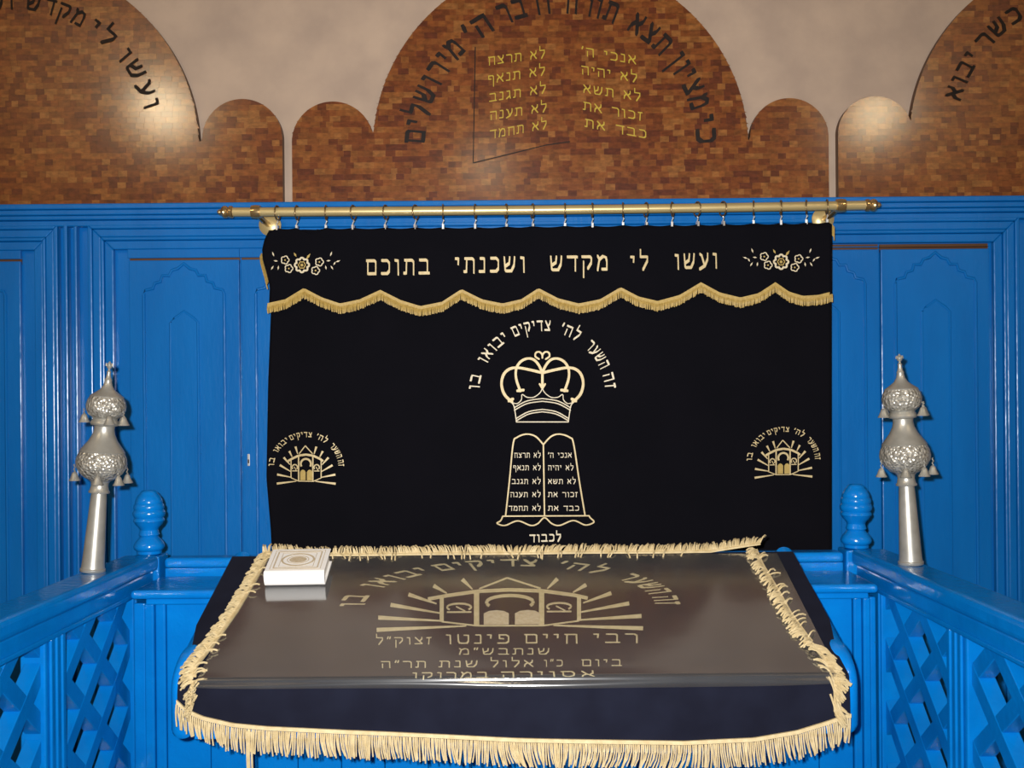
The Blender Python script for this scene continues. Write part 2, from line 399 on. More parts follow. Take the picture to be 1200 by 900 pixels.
def wood_panel(spec, label):
    lob = lobes(spec); xm = sum(l[0] for l in lob) / len(lob)
    o = thing('arched_wood_panel', (xm, YT, ZTOP), label, 'wall panel')
    # backing: one slab following the arch outline
    x0 = min(l[0] - l[2] for l in lob) + 1e-4; x1 = max(l[0] + l[2] for l in lob) - 1e-4
    zmax = max(l[1] + l[2] for l in lob)
    xs = set(); n = 260
    for i in range(n + 1): xs.add(x0 + (x1 - x0) * i / n)
    for cx, cz, r in lob:
        for i in range(61): xs.add(min(x1, max(x0, cx - math.cos(math.pi * i / 60) * (r - 2e-4))))
    xs = sorted(xs); mb = MB()
    top = [(x, skyline(lob, x)) for x in xs]
    for (xa, za), (xb, zb) in zip(top, top[1:]):
        if xb - xa < 1e-6 or min(za, zb) < ZTOP: continue
        mb.prism([(xa, YT, ZTOP + .001), (xb, YT, ZTOP + .001), (xb, YT, zb), (xa, YT, za)],
                 [(xa, 3.774, ZTOP + .001), (xb, 3.774, ZTOP + .001), (xb, 3.774, zb), (xa, 3.774, za)])
    bk_ = mb.build('backing_board', WOODB, o)
    full = []; field = MB(); z = ZTOP + .001; g = .00012
    while z < zmax:
        z1 = z + TH * rnd.uniform(.94, 1.06); x = x0 - rnd.uniform(0, .03)
        while x < x1:
            x2 = x + rnd.choice((.024, .030, .036, .044)) * rnd.uniform(.9, 1.1)
            k = rnd.randrange(len(WOOD)); pr = rnd.uniform(.0005, .0009)
            a, b = max(x, x0), min(x2, x1); m_ = 6
            hs = [(a + (b - a) * i / m_, skyline(lob, a + (b - a) * i / m_)) for i in range(m_ + 1)]
            if b - a > .004 and min(h for _, h in hs) >= z1: full.append((a + g, b - g, z + g, z1 - g, k, pr))
            elif b - a > .001:
                for (xa, ha), (xb, hb) in zip(hs, hs[1:]):
                    ha, hb = min(ha, z1 - g), min(hb, z1 - g)
                    if max(ha, hb) <= z + g: continue
                    pts = [(xa, z + g), (xb, z + g)]
                    if hb > z + g: pts.append((xb, hb))
                    if ha > z + g: pts.append((xa, ha))
                    field.prism([(p, YT - pr, c) for p, c in pts], [(p, YT - .0001, c) for p, c in pts], k)
            x = x2
        z = z1
    def vis(t):
        cx = CX + (t[0] + t[1]) / 2 / YT * FPX; cy = HY - (t[2] - EYE) / YT * FPX
        return -5 < cx < 1205 and cy > -5
    order = sorted(full, key=lambda t: (not vis(t), -(t[1] - t[0]) * (t[3] - t[2])))
    for i, (a, b_, c, d, k, pr) in enumerate(order):
        if i < 300:
            q = bpy.data.objects.new('wood_block', tile_mesh[k]); col.objects.link(q); q.parent = o
            q.location = (Vector(((a + b_) / 2, YT - pr, (c + d) / 2)) - Vector(o.location)); q.scale = (b_ - a, pr - .0001, d - c)
        else:
            field.box(a, b_, YT - pr, YT - .0001, c, d, k)
    tag(field.build('wood_block_field', WOOD, o, fix=False), kind='stuff')
    return o
def lay_panel(px, py, h):
    p = P(px, py, YT - .0018); return (p.x, YT - .0018 - h, p.z)
pl = wood_panel([(13, 174, 220), (284, 163, 47)], 'wood-block wall panel at the left edge, one big arch and one small')
i1 = Ink(lay_panel, .0012, .001)
for t, a, b_ in (('ועשו', 16, 41), ('לי', 46, 57), ('מקדש', 60, 84), ('ושכנתי', 89, 118)): 
    i1.arc(t, 13, 174, 163, a, b_, 19, .12, .18); i1.build('painted_word', DARKP, pl)
pc_ = wood_panel([(390, 167, 48), (657, 174, 220), (925, 161, 46)], 'wood-block wall panel above the curtain, big arch between two small ones')
i2 = Ink(lay_panel, .0012, .001)
for t, a, b_ in (('כי', 2, 13), ('מציון', 16, 39), ('תצא', 43, 61), ('תורה', 67, 88), ('ודבר', 94, 115), ("ה'", 119, 130), ('מירושלים', 134, 178)):
    i2.arc(t, 657, 174, 159, a, b_, 24, .14, .21); i2.build('painted_word', DARKP, pc_)
i3 = Ink(lay_panel, .0012, .001)
for t, x0, y0, x1, y1 in (("אנכי ה'", 681, 65, 746, 76), ('לא יהיה', 681, 87, 747, 97), ('לא תשא', 683, 109, 751, 119), ('זכור את', 683, 129, 753, 142), ('כבד את', 685, 149, 758, 163),
                          ('לא תרצח', 572, 77, 639, 68), ('לא תנאף', 571, 99, 639, 88), ('לא תגנב', 573, 120, 640, 109), ('לא תענה', 574, 141, 641, 131), ('לא תחמד', 574, 163, 641, 151)):
    W_ = width(t, .18); k0 = W_
    for part in t.split(' '):
        k1 = k0; k0 -= width(part, .18)
        f0, f1 = k0 / W_, k1 / W_
        i3.word(part, x0 + (x1 - x0) * f0, y0 + (y1 - y0) * f0, x0 + (x1 - x0) * f1, y0 + (y1 - y0) * f1, 10.5, .09, .12, .18)
        i3.build('painted_word', YELLOWP, pc_); k0 -= .18 * 2 + G[' '][0]
i4 = Ink(lay_panel, .0009, .001)
for a, b_ in (((557, 55), (554.5, 191)), ((554.5, 191), (640, 170)), ((640, 170), (668, 166))): i4.taper(a, b_, 1.3, 1.1)
i4.build('tablet_outline', DARKP, pc_)
pr_ = wood_panel([(1026, 157, 44), (1286, 165, 220)], 'wood-block wall panel at the right edge, one small arch and one big')
i5 = Ink(lay_panel, .0012, .001)
for t, a, b_ in (('כשר', 121, 141), ('יבוא', 145, 164)): 
    i5.arc(t, 1286, 165, 167, a, b_, 19, .14, .20); i5.build('painted_word', DARKP, pr_)

# ------------------------------------------------------------------ curtain rod, rings, curtain
YR = 3.50
ra, rb = P(272, 248.5, YR), P(1015, 240.5, YR)
rmid = P(620, 247.5, YR)
def rodz(x):
    t = (x - ra.x) / (rb.x - ra.x); s = 4 * t * (1 - t)
    return ra.z + (rb.z - ra.z) * t - .004 * s
rod = thing('curtain_rod', (rmid.x, YR, rmid.z), 'long brass curtain rod with ball ends mounted on the blue panelling', 'curtain rod')
mb = MB(); n = 24; xs = [ra.x + (rb.x - ra.x) * i / n for i in range(n + 1)]
mb.tube([(x, YR, rodz(x)) for x in xs], .0155, 14); mb.build('pole', BRASS, rod, smooth=True)
for e, s in ((ra, -1), (rb, 1)):
    rot = Matrix.Translation((e.x, YR, rodz(e.x))) @ Matrix.Rotation(s * math.pi / 2, 4, 'Y')
    mb = MB(); mb.lathe([(.0165, -.004), (.021, 0), (.021, .008), (.014, .012), (.020, .018), (.022, .026), (.017, .034), (.009, .038), (.010, .044), (.005, .05)], 16, rot)
    mb.build('end_knob', BRASSD, rod, smooth=True)
for px in (300, 985):
    x = P(px, 246, YR).x; zc = rodz(x)
    mb = MB(); rot = Matrix.Translation((x, YR, zc)) @ Matrix.Rotation(math.pi / 2, 4, 'Y')
    mb.lathe([(.0160, -.016), (.022, -.015), (.024, 0), (.022, .015), (.0160, .016)], 18, rot)
    br = mb.build('bracket', BRASSD, rod, smooth=True)
    mb = MB(); mb.tube([(x, YR + .02, zc - .005), (x, 3.60, zc - .012), (x, 3.685, zc - .012)], .010, 10)
    mb.build('bracket_arm', BRASSD, br, smooth=True)
    mb = MB(); rot = Matrix.Translation((x + (.004 if px < 600 else -.004), 3.689, zc - .012)) @ Matrix.Rotation(math.pi / 2, 4, 'X')
    mb.lathe([(.040, 0), (.040, .006), (.030, .013), (.014, .018)], 22, rot); mb.build('rosette', BRASS, br, smooth=True)

RX = [325, 348, 382, 414, 452, 487, 519, 557, 593, 624, 662, 694, 730, 757, 788, 817, 847, 883, 915, 945, 969]
YC = 3.505                                   # curtain plane
rm = MB(); k = 18
rm.tube([(0, .0245 * math.cos(2 * math.pi * j / k), .0245 * math.sin(2 * math.pi * j / k) - .004) for j in range(k + 1)], .0026, 6, cap=False)
ring_me = rm.mesh('curtain_ring', RINGM, True)
cm = MB(); cm.tube([(0, 0, -.0285), (.003, -.002, -.034), (0, -.004, -.040), (-.002, -.004, -.046), (0, -.006, -.058)], .0024, 6)
cm.box(-.0035, .0035, -.009, .004, -.063, -.047); clip_me = cm.mesh('clip', STEEL, False)
ringx = []
ORD = 'first second third fourth fifth sixth seventh eighth ninth tenth eleventh twelfth thirteenth fourteenth fifteenth sixteenth seventeenth eighteenth nineteenth twentieth last'.split()
for ri, px in enumerate(RX):
    x = P(px, 250, YR).x; ringx.append(x)
    o = bpy.data.objects.new('curtain_ring', ring_me); o.location = (x, YR, rodz(x)); o.rotation_euler = (0, 0, rnd.uniform(-.35, .35)); col.objects.link(o)
    tag(o, 'small bronze curtain ring with steel clip, %s from the left end of the rod' % ORD[ri], 'curtain ring', 'curtain rings along the brass rod')
    c = bpy.data.objects.new('clip', clip_me); c.parent = o; col.objects.link(c)

def fold(x, z):
    a = math.sin(x * 17.3 + .6) * .5 + math.sin(x * 29.1 + 2.0) * .3 + math.sin(x * 7.1) * .5
    return .009 * a * (.6 + .25 * math.sin(z * 2.1 + x))
def lerp(tab, v):
    if v <= tab[0][0]: return tab[0][1]
    for (a, p), (b, q) in zip(tab, tab[1:]):
        if v <= b: return p + (q - p) * (v - a) / (b - a)
    return tab[-1][1]
def smoothl(tab, v):
    if v <= tab[0][0]: return tab[0][1]
    for (a, p), (b, q) in zip(tab, tab[1:]):
        if v <= b:
            t = (v - a) / (b - a); t = t * t * (3 - 2 * t); return p + (q - p) * t
    return tab[-1][1]
def topz(x):
    # hangs from the clips, dips between them
    z = rodz(x) - .057
    for a, b in zip(ringx, ringx[1:]):
        if a <= x <= b:
            t = (x - a) / (b - a); d = {0: .004, 1: .02}.get(ringx.index(a), .0045)
            return z - d * math.sin(math.pi * t) ** 1.2
    return z - .02 * min(1, max(ringx[0] - x, x - ringx[-1]) / .03)
cur = thing('ark_curtain', (P(644, 450, YC).x, YC, .95), 'black velvet ark curtain with gold Hebrew embroidery, crown and tablets', 'curtain')
mb = MB(); rows = []
NX = 170
LE = [(262, 316), (300, 313), (360, 317.5), (450, 314), (560, 312), (620, 317), (660, 319)]
RE = [(262, 973), (360, 974), (640, 974)]
nz = 60
for j in range(nz + 1):
    row = []
    for i in range(NX + 1):
        t = i / NX; py = 268 + (700 - 268) * j / nz
        px = lerp(LE, py) + (lerp(RE, py) - lerp(LE, py)) * t
        p = P(px, py, YC); z = p.z
        if j == 0: z = topz(p.x)
        row.append((p.x, YC - fold(p.x, z), z))
    rows.append(row)
mb.grid(rows); cb = mb.build('curtain_cloth', VELVET, cur, smooth=True, fix=False)
so = cb.modifiers.new('thickness', 'SOLIDIFY'); so.thickness = .003; so.offset = 1
# valance
VB = [(312, 356), (335, 351), (357, 338), (378, 349), (399, 356), (422, 351), (446, 340), (470, 352), (493, 359), (518, 354), (541, 339), (565, 351), (589, 356), (611, 351), (631, 338),
      (654, 350), (678, 356), (703, 351), (727, 337), (748, 348), (770, 353), (796, 346), (821, 331), (843, 343), (867, 349), (888, 344), (908, 331), (924, 342), (940, 347), (958, 346), (974, 342)]
VL = [(262, 318), (270, 315), (280, 310), (292, 307), (304, 308), (318, 312), (335, 316), (360, 315)]
YV = YC - .014
def vfold(x, z): return fold(x, z) * 1.0
mb = MB(); rows = []
for j in range(25):
    row = []
    for i in range(NX + 1):
        t = i / NX; py0 = 266; l = lerp(VL, py0); px = l + (974 - l) * t
        pyb = lerp(VB, px); py = py0 + (pyb + 3 - py0) * j / 24
        l = lerp(VL, py); px = l + (974.5 - l) * t
        p = P(px, py, YV); z = p.z
        if j == 0: z = topz(p.x)
        row.append((p.x, YV - vfold(p.x, z), z))
    rows.append(row)
mb.grid(rows); va = mb.build('valance', VELVET, cur, smooth=True, fix=False)
so = va.modifiers.new('thickness', 'SOLIDIFY'); so.thickness = .003; so.offset = 1

def lay_c(px, py, h):
    p = P(px, py, YC); return (p.x, YC - fold(p.x, p.z) - .003 - h, p.z)
def lay_v(px, py, h):
    p = P(px, py, YV); return (p.x, YV - vfold(p.x, p.z) - .003 - h, p.z)
# scalloped gold fringe of the valance
mb = MB(); px = 314.0; braid = []
while px < 974: braid.append((px, lerp(VB, px))); px += 3
for (x0, y0), (x1, y1) in zip(braid, braid[1:]):
    mb.prism([lay_v(x0, y0, .002), lay_v(x1, y1, .002), lay_v(x1, y1 + 4, .002), lay_v(x0, y0 + 4, .002)],
             [lay_v(x0, y0, .006), lay_v(x1, y1, .006), lay_v(x1, y1 + 4, .006), lay_v(x0, y0 + 4, .006)])
mb.build('valance_braid', FRINGEG, va)
mb = MB(); px = 314.0
while px < 974.5:
    y0 = lerp(VB, px) + 3; L = rnd.uniform(8.2, 9.6); dx = rnd.uniform(-.8, .8)
    mb.tube([lay_v(px, y0, .004), lay_v(px + dx * .5, y0 + L * .5, .006 + rnd.uniform(0, .002)), lay_v(px + dx, y0 + L, .005)], .0022, 4)
    px += 1.25
tag(mb.build('valance_fringe', FRINGEG, va), kind='stuff')
mb = MB()                                    # fringe turned round the left side of the valance
y = 297.0
while y < 330:
    xl = lerp(VL, y) - .5; mb.tube([lay_v(xl, y, 0), lay_v(xl - 2.4, y + 4, -.006), lay_v(xl - 1.5, y + 9, -.012)], .0022, 4); y += 1.3
y = 264.0
while y < 276:
    mb.tube([lay_v(974.5, y, 0), lay_v(977, y + 2, -.004), lay_v(977.5, y + 6, -.008)], .002, 4); y += 1.3
tag(mb.build('side_fringe', FRINGEG, va), kind='stuff')
# valance lettering
e = Ink(lay_v)
for t, x0, y0, x1, y1, h in (('בתוכם', 429, 323, 504, 322, 19), ('ושכנתי', 533, 320.5, 616, 319.5, 19), ('מקדש', 644, 318.5, 713, 317.5, 18.5), ('לי', 738, 317, 760, 316.5, 17), ('ועשו', 790, 316, 841, 314.5, 18.5)):
    e.word(t, x0, y0, x1, y1, h, .09, .185, .24); e.build('valance_word', STITCH, va)
e = Ink(lay_v)
def flower(e, cx, cy, r, n=5, mi=0):
    pts = []
    for i in range(n * 6 + 1):
        a = 2 * math.pi * i / (n * 6); q = r * (.78 + .22 * abs(math.cos(a * n / 2)))
        pts.append((cx + q * math.cos(a), cy + q * math.sin(a)))
    e.stroke(pts, r * .22, r * .22, mi); e.poly([(cx + r * .22 * math.cos(k), cy + r * .22 * math.sin(k)) for k in (0, 1, 2, 3, 4, 5)], 1)
def leaf(e, cx, cy, dx, dy, w, mi=1):
    n = Vector((-dy, dx)).normalized() * w
    e.poly([(cx - dx, cy - dy), (cx + n.x, cy + n.y), (cx + dx, cy + dy), (cx - n.x, cy - n.y)], mi)
for cx, cy, s in ((354.5, 311, 1), (915, 307, -1)):
    k = 1.0
    flower(e, cx, cy, 8.6, 8, 0)
    flower(e, cx, cy, 4.2, 6, 1)
    for dx, dy in ((-20, -6), (-15.5, 4), (16, 6.5), (20.5, -3.5)): flower(e, cx + dx * k, cy + dy, 4.8)
    leaf(e, cx - 8, cy - 12, 1.5, 2.6, 1.2); leaf(e, cx + 7.5, cy - 10, -2.5, 3.4, 1.4)
    for dx, dy, lx, ly in ((31, -5, 2.6, -.3), (34, -13, -1, 2.8), (42, -4.5, -2.8, 1), (35, 3, 1.5, 2.4), (28, 3, .4, 2.6), (38, -2, 1.2, -2)):
        leaf(e, cx + dx, cy + dy, lx, ly, .9, 0)
        if dx < 36 or s < 0: leaf(e, cx - dx, cy + dy, -lx, ly, .9, 0)
    e.build('embroidered_flower_spray', [STITCHW, STITCHG], va)

# emblem shared by the curtain's corners and the desk cover, in its own units (x right, y down)
def emblem(e, f, k, mi=0, mt=1, text=True, ray_w=1.0, pil=9):
    def L(pts, wd):
        for a, b in zip(pts, pts[1:]): e.taper(f(*a), f(*b), wd * k, wd * k, mi)
    L([(385, 372), (440, 297), (505, 372)], 9)
    L([(285, 442), (320, 420), (380, 390), (445, 380), (510, 390), (570, 420), (597, 442)], 19)
    for x, y0, y1, pw_ in ((312, 432, 600, pil), (380, 392, 630, pil * 1.3), (507, 392, 630, pil * 1.3), (580, 432, 600, pil)): L([(x, y0), (x, y1)], pw_)
    L([(312, 600), (380, 630), (510, 632), (580, 600)], 8)
    L([(445 + 46 * math.cos(R(a)), 468 - 48 * math.sin(R(a))) for a in range(-30, 211, 20)], 17)
    for cx in (346, 541):
        L([(cx + 24 * math.cos(R(a)), 500 - 26 * math.sin(R(a))) for a in range(-40, 221, 26)], 10)
        L([(cx - 24, 534), (cx + 24, 534)], 8); L([(cx - 6, 495), (cx + 12, 528)], 7)
    for x0, x1 in ((394, 443), (455, 504)):
        pts = [(x0, 622), (x0, 545), (x0 + 10, 528), ((x0 + x1) / 2, 522), (x1 - 10, 528), (x1, 545), (x1, 622)]
        e.poly([f(*p) for p in pts], mt)
    for a, b in (((372, 375), (352, 305)), ((322, 402), (296, 348)), ((302, 475), (247, 408)), ((308, 540), (212, 480)), ((314, 595), (188, 569)), ((360, 631), (185, 655))):
        e.taper(f(*a), f(*b), 7 * k, 19 * k * ray_w, mi)
        e.taper(f(890 - a[0], a[1]), f(890 - b[0], b[1]), 7 * k, 19 * k * ray_w, mi)
    if text:
        class T: pass
        for t, a0, a1 in (('זה', 2, 13), ('השער', 17, 44), ("לה'", 53, 72), ('צדיקים', 80, 118), ('יבואו', 122, 152), ('בו', 163, 178)):
            sub = Ink(lambda x, y, h: (0, 0, 0)); polys = []
            sub.poly = lambda pts, mi=0, polys=polys: polys.append(pts)
            sub.arc(t, 445, 500, 285, a0, a1, 48, .13, .19, .22)
            for p in polys: e.poly([f(*q) for q in p], mi)
for cx, cy, k, tilt in ((359.3, 563.5, 1 / 7.5, .0), (917.5, 556, 1 / 7.7, -.02)):
    e = Ink(lay_c)
    emblem(e, lambda x, y: (cx + (x - 445) * k, cy + (y - 630) * k * .93 + (x - 445) * k * tilt), k)
    e.build('embroidered_emblem', [STITCH, STITCHG], cb)
# crown
S3 = 210 / 1200
def c3(x, y): return (530 + x * S3, 360 + y * S3)
e = Ink(lay_c)
def L3(pts, wd, mi=0, mirror=True):
    for q in ([pts, [(1206 - x, y) for x, y in pts]] if mirror else [pts]):
        p = [c3(*a) for a in q]
        e.stroke(p, wd * S3 * .78, wd * S3 * .78, mi)
def curve(pts, n=6):                         # Catmull-Rom
    P4 = [pts[0]] + pts + [pts[-1]]; outp = []
    for i in range(1, len(P4) - 2):
        a, b, c, d = P4[i - 1], P4[i], P4[i + 1], P4[i + 2]
        for j in range(n):
            t = j / n
            outp.append(tuple(.5 * (2 * b[m] + (c[m] - a[m]) * t + (2 * a[m] - 5 * b[m] + 4 * c[m] - d[m]) * t * t + (3 * b[m] - a[m] - 3 * c[m] + d[m]) * t ** 3) for m in (0, 1)))
    return outp + [pts[-1]]
L3(curve([(400, 635), (350, 585), (330, 515), (345, 450), (385, 414), (440, 406), (520, 420), (603, 440)]), 21)
L3(curve([(455, 562), (428, 480), (428, 415), (455, 368), (500, 345), (545, 352), (580, 390), (603, 440)]), 19)
L3([(603, 440), (603, 530)], 21, 0, False)
L3(curve([(580, 348), (556, 330), (560, 306), (582, 300), (600, 316), (603, 340)]), 13)
L3([(585, 515), (603, 545), (621, 515)], 14, 0, False)
L3([(438, 560), (475, 555)], 22); L3([(380, 628), (405, 615)], 22)
L3(curve([(400, 640), (435, 645), (462, 620), (468, 585), (500, 603), (545, 603), (585, 575), (603, 545)]), 7, 1)
L3(curve([(400, 640), (415, 670), (430, 768)]), 8, 1)
L3([(430, 768), (603, 768)], 9, 1)
for d in (0, 18): L3(curve([(416, 672 + d), (500, 628 + d), (603, 612 + d)]), 8, 1)
for d in (0, 16): L3(curve([(428, 745 + d), (510, 700 + d), (603, 684 + d)]), 8, 1)
e.build('embroidered_crown', [STITCH, STITCHW], cb)
e = Ink(lay_c)
for t, a0, a1 in (('זה', 5, 18), ('השער', 23, 48), ("לה'", 57, 74), ('צדיקים', 83, 116), ('יבואו', 122, 152), ('בו', 163, 176)):
    e.arc(t, 635.5, 462, 74, a0, a1, 12.5, .11, .18, .2); e.build('embroidered_word', STITCHW, cb)
# tablets of the law
S4 = 1 / 6
def c4(x, y): return (560 + x * S4, 500 + y * S4)
e = Ink(lay_c)
def L4(pts, wd): e.stroke([c4(*a) for a in pts], wd * S4 * .85, wd * S4 * .85)
L4(curve([(195, 625), (222, 380), (248, 120), (275, 75), (340, 52), (405, 68), (460, 125)]), 11)
L4(curve([(460, 125), (515, 68), (575, 52), (645, 75), (672, 120), (712, 380), (752, 620)]), 11)
L4([(460, 125), (468, 625)], 11); L4([(175, 628), (780, 625)], 10)
L4(curve([(175, 628), (160, 660), (135, 678), (190, 693), (280, 660), (370, 692), (420, 680), (468, 638), (520, 680), (575, 692), (670, 658), (755, 690), (815, 670), (790, 640), (780, 625)]), 10)
e.build('embroidered_tablets', STITCH, cb)
e = Ink(lay_c)
for i, (tr_, tl) in enumerate((("אנכי ה'", 'לא תרצח'), ('לא יהיה', 'לא תנאף'), ('לא תשא', 'לא תגנב'), ('זכור את', 'לא תענה'), ('כבד את', 'לא תחמד'))):
    yb = (218, 306, 402, 494, 590)[i]
    a, b = c4(492, yb), c4((660, 672, 688, 700, 712)[i], yb); e.word(tr_, *a, *b, 6.0, .115, .15, .16); e.build('embroidered_commandment', STITCHW, cb)
    a, b = c4((256, 246, 238, 228, 216)[i], yb), c4(442, yb); e.word(tl, *a, *b, 6.0, .115, .15, .16); e.build('embroidered_commandment', STITCHW, cb)
e.word('לכבוד', 620.5, 635, 657.5, 634, 9, .13, .2, .16)
e.build('embroidered_word', STITCHW, cb)

# ------------------------------------------------------------------ the railed platform
XL, XR = -1.05, 1.00                          # inner faces of the side railings
RT = 1.172
def balustrade(s, xi, label):
    o = thing('side_railing', (xi, 2.3, 0), label, 'railing')
    def bx(name, d0, d1, y0, y1, z0, z1, bv=.004, seg=2):
        q = MB(); a, b = sorted((xi + s * d0, xi + s * d1)); q.box(a, b, y0, y1, z0, z1); return q.build(name, BLUEF, o, bevel=bv, seg=seg)
    bx('cap_rail', -.012, .092, 1.25, 3.0, RT - .046, RT, .014, 4)
    bx('fascia_rail', .004, .074, 1.25, 3.0, RT - .095, RT - .047, .006)
    bx('rail_moulding', -.004, .003, 1.25, 2.83, RT - .095, RT - .083, .003)
    zb, ztp = .57, RT - .0955
    bx('lower_rail', .006, .070, 1.25, 2.83, zb - .07, zb, .006)
    bx('kick_board', .016, .045, 1.25, 2.83, 0.0, zb - .0705, .003)
    off = .0 if s > 0 else -.0
    ys = ((2.815, 3.0), (2.285, 2.39), (1.68, 1.78)) if s > 0 else ((2.855, 3.0), (2.315, 2.42), (1.70, 1.80))
    for y0, y1 in ys:
        st_ = bx('stile', .010, .068, y0, y1, zb + .0005, ztp, .004)
        if y1 < 2.9:
            for c in (.22, .5, .78):
                yy = y0 + (y1 - y0) * c; q = MB(); a, b = sorted((xi + s * .002, xi + s * .0095)); q.box(a, b, yy - .009, yy + .009, zb + .0005, ztp); q.build('stile_bead', BLUEF, o, bevel=.003)
        else:
            q = MB(); a, b = sorted((xi + s * .003, xi + s * .0095)); q.box(a, b, y0 + .002, y0 + .016, zb + .0005, ztp); q.build('stile_bead', BLUEF, o, bevel=.003)
    # diagonal slats, clipped to each bay
    def clip(poly, ax, lim, sign):
        outp = []
        for i in range(len(poly)):
            p, q = poly[i], poly[(i + 1) % len(poly)]
            a, b = sign * (p[ax] - lim), sign * (q[ax] - lim)
            if a >= 0: outp.append(p)
            if a * b < 0:
                t = a / (a - b); outp.append((p[0] + (q[0] - p[0]) * t, p[1] + (q[1] - p[1]) * t))
        return outp
    for y0, y1 in ((ys[1][1], ys[0][0]), (ys[2][1], ys[1][0])):
        for d in (1, -1):
            per, sl, wd = .21, .82, .040
            hv = wd / 2 * math.sqrt(1 + sl * sl)      # half height of the strip
            c = zb - 1.2
            phase = LAT[(s, d)]
            kk = -12
            while kk < 14:
                zc = zb + phase + kk * per * sl; kk += 1
                f = lambda y: zc + d * sl * (y - y0)
                poly = [(y0 - .1, f(y0 - .1) - hv), (y1 + .1, f(y1 + .1) - hv), (y1 + .1, f(y1 + .1) + hv), (y0 - .1, f(y0 - .1) + hv)]
                for ax, lim, sg in ((0, y0 + .0005, 1), (0, y1 - .0005, -1), (1, zb + .0005, 1), (1, ztp - .0005, -1)):
                    poly = clip(poly, ax, lim, sg)
                    if len(poly) < 3: break
                if len(poly) < 3: continue
                xa, xb = xi + s * (.020 if d > 0 else .0208), xi + s * (.058 if d > 0 else .0572)
                q = MB(); q.prism([(xa, y, z) for y, z in poly], [(xb, y, z) for y, z in poly]); q.build('slat', BLUEF, o, bevel=.002)
    return o
LAT = {(1, 1): .01, (1, -1): .144, (-1, 1): .009, (-1, -1): .055}
balustrade(-1, XL, 'blue railing with diagonal slats on the left, beside the book end of the desk')
balustrade(1, XR, 'blue railing with diagonal slats on the right, away from the book')

FIN = [(.030, 0), (.036, .004), (.036, .012), (.043, .018), (.045, .026), (.041, .036), (.033, .046), (.026, .054), (.030, .060), (.028, .066), (.026, .074), (.030, .082), (.038, .090), (.041, .096), (.045, .101), (.044, .106),
       (.041, .110), (.045, .116), (.047, .124), (.045, .130), (.042, .134), (.044, .140), (.043, .148), (.039, .153), (.040, .157), (.037, .166), (.031, .177), (.026, .181), (.025, .185), (.018, .191), (.0, .193)]
for px, lab in ((175, 'blue newel post with turned finial, left of the curtain'), (1003.5, 'blue newel post with turned finial, right of the curtain')):
    p = P(px, 652, 3.05)
    o = thing('newel_post', (p.x, 3.05, 0), lab, 'post')
    q = MB(); q.box(p.x - .043, p.x + .043, 3.0075, 3.093, 0, 1.165); q.build('shaft', BLUEF, o, bevel=.005)
    q = MB(); q.lathe(FIN, 28, Matrix.Translation((p.x, 3.05, 1.165))); q.build('turned_finial', BLUEF, o, smooth=True)

# panelled front with ledge and back rail between the posts
fr_ = thing('panelled_partition', (-.02, 2.86, 0), 'blue boarded partition with ledge and top rail behind the reading desk', 'partition')
def pb(name, x0, x1, y0, y1, z0, z1, bv=.004, seg=2, par=fr_):
    q = MB(); q.box(x0, x1, y0, y1, z0, z1); return q.build(name, BLUEF, par, bevel=bv, seg=seg)
pb('top_rail', -1.03, .975, 3.018, 3.085, 1.128, 1.158, .010, 3)
pb('rail_fascia', -1.03, .975, 3.026, 3.075, 1.085, 1.1275, .003)
pb('ledge', XL + .013, XR - .013, 2.765, 3.0065, 1.083, 1.108, .011, 4)
pb('ledge_moulding', -1.0, .965, 2.782, 2.81, 1.066, 1.0825, .004)
x = -.955; i = 0
while x < .93:
    pb('board', x, min(x + .118, .93), 2.815 , 2.845, 0.0, 1.0655, .003); x += .1195
for x0, x1, y in ((-1.045, -1.012, 2.812), (-1.011, -.985, 2.800), (-.984, -.956, 2.808), (.932, .955, 2.808), (.956, .976, 2.800), (.977, .995, 2.812)):
    pb('corner_strip', x0, x1, y, 2.845, 0.0, 1.0655, .005, 3)

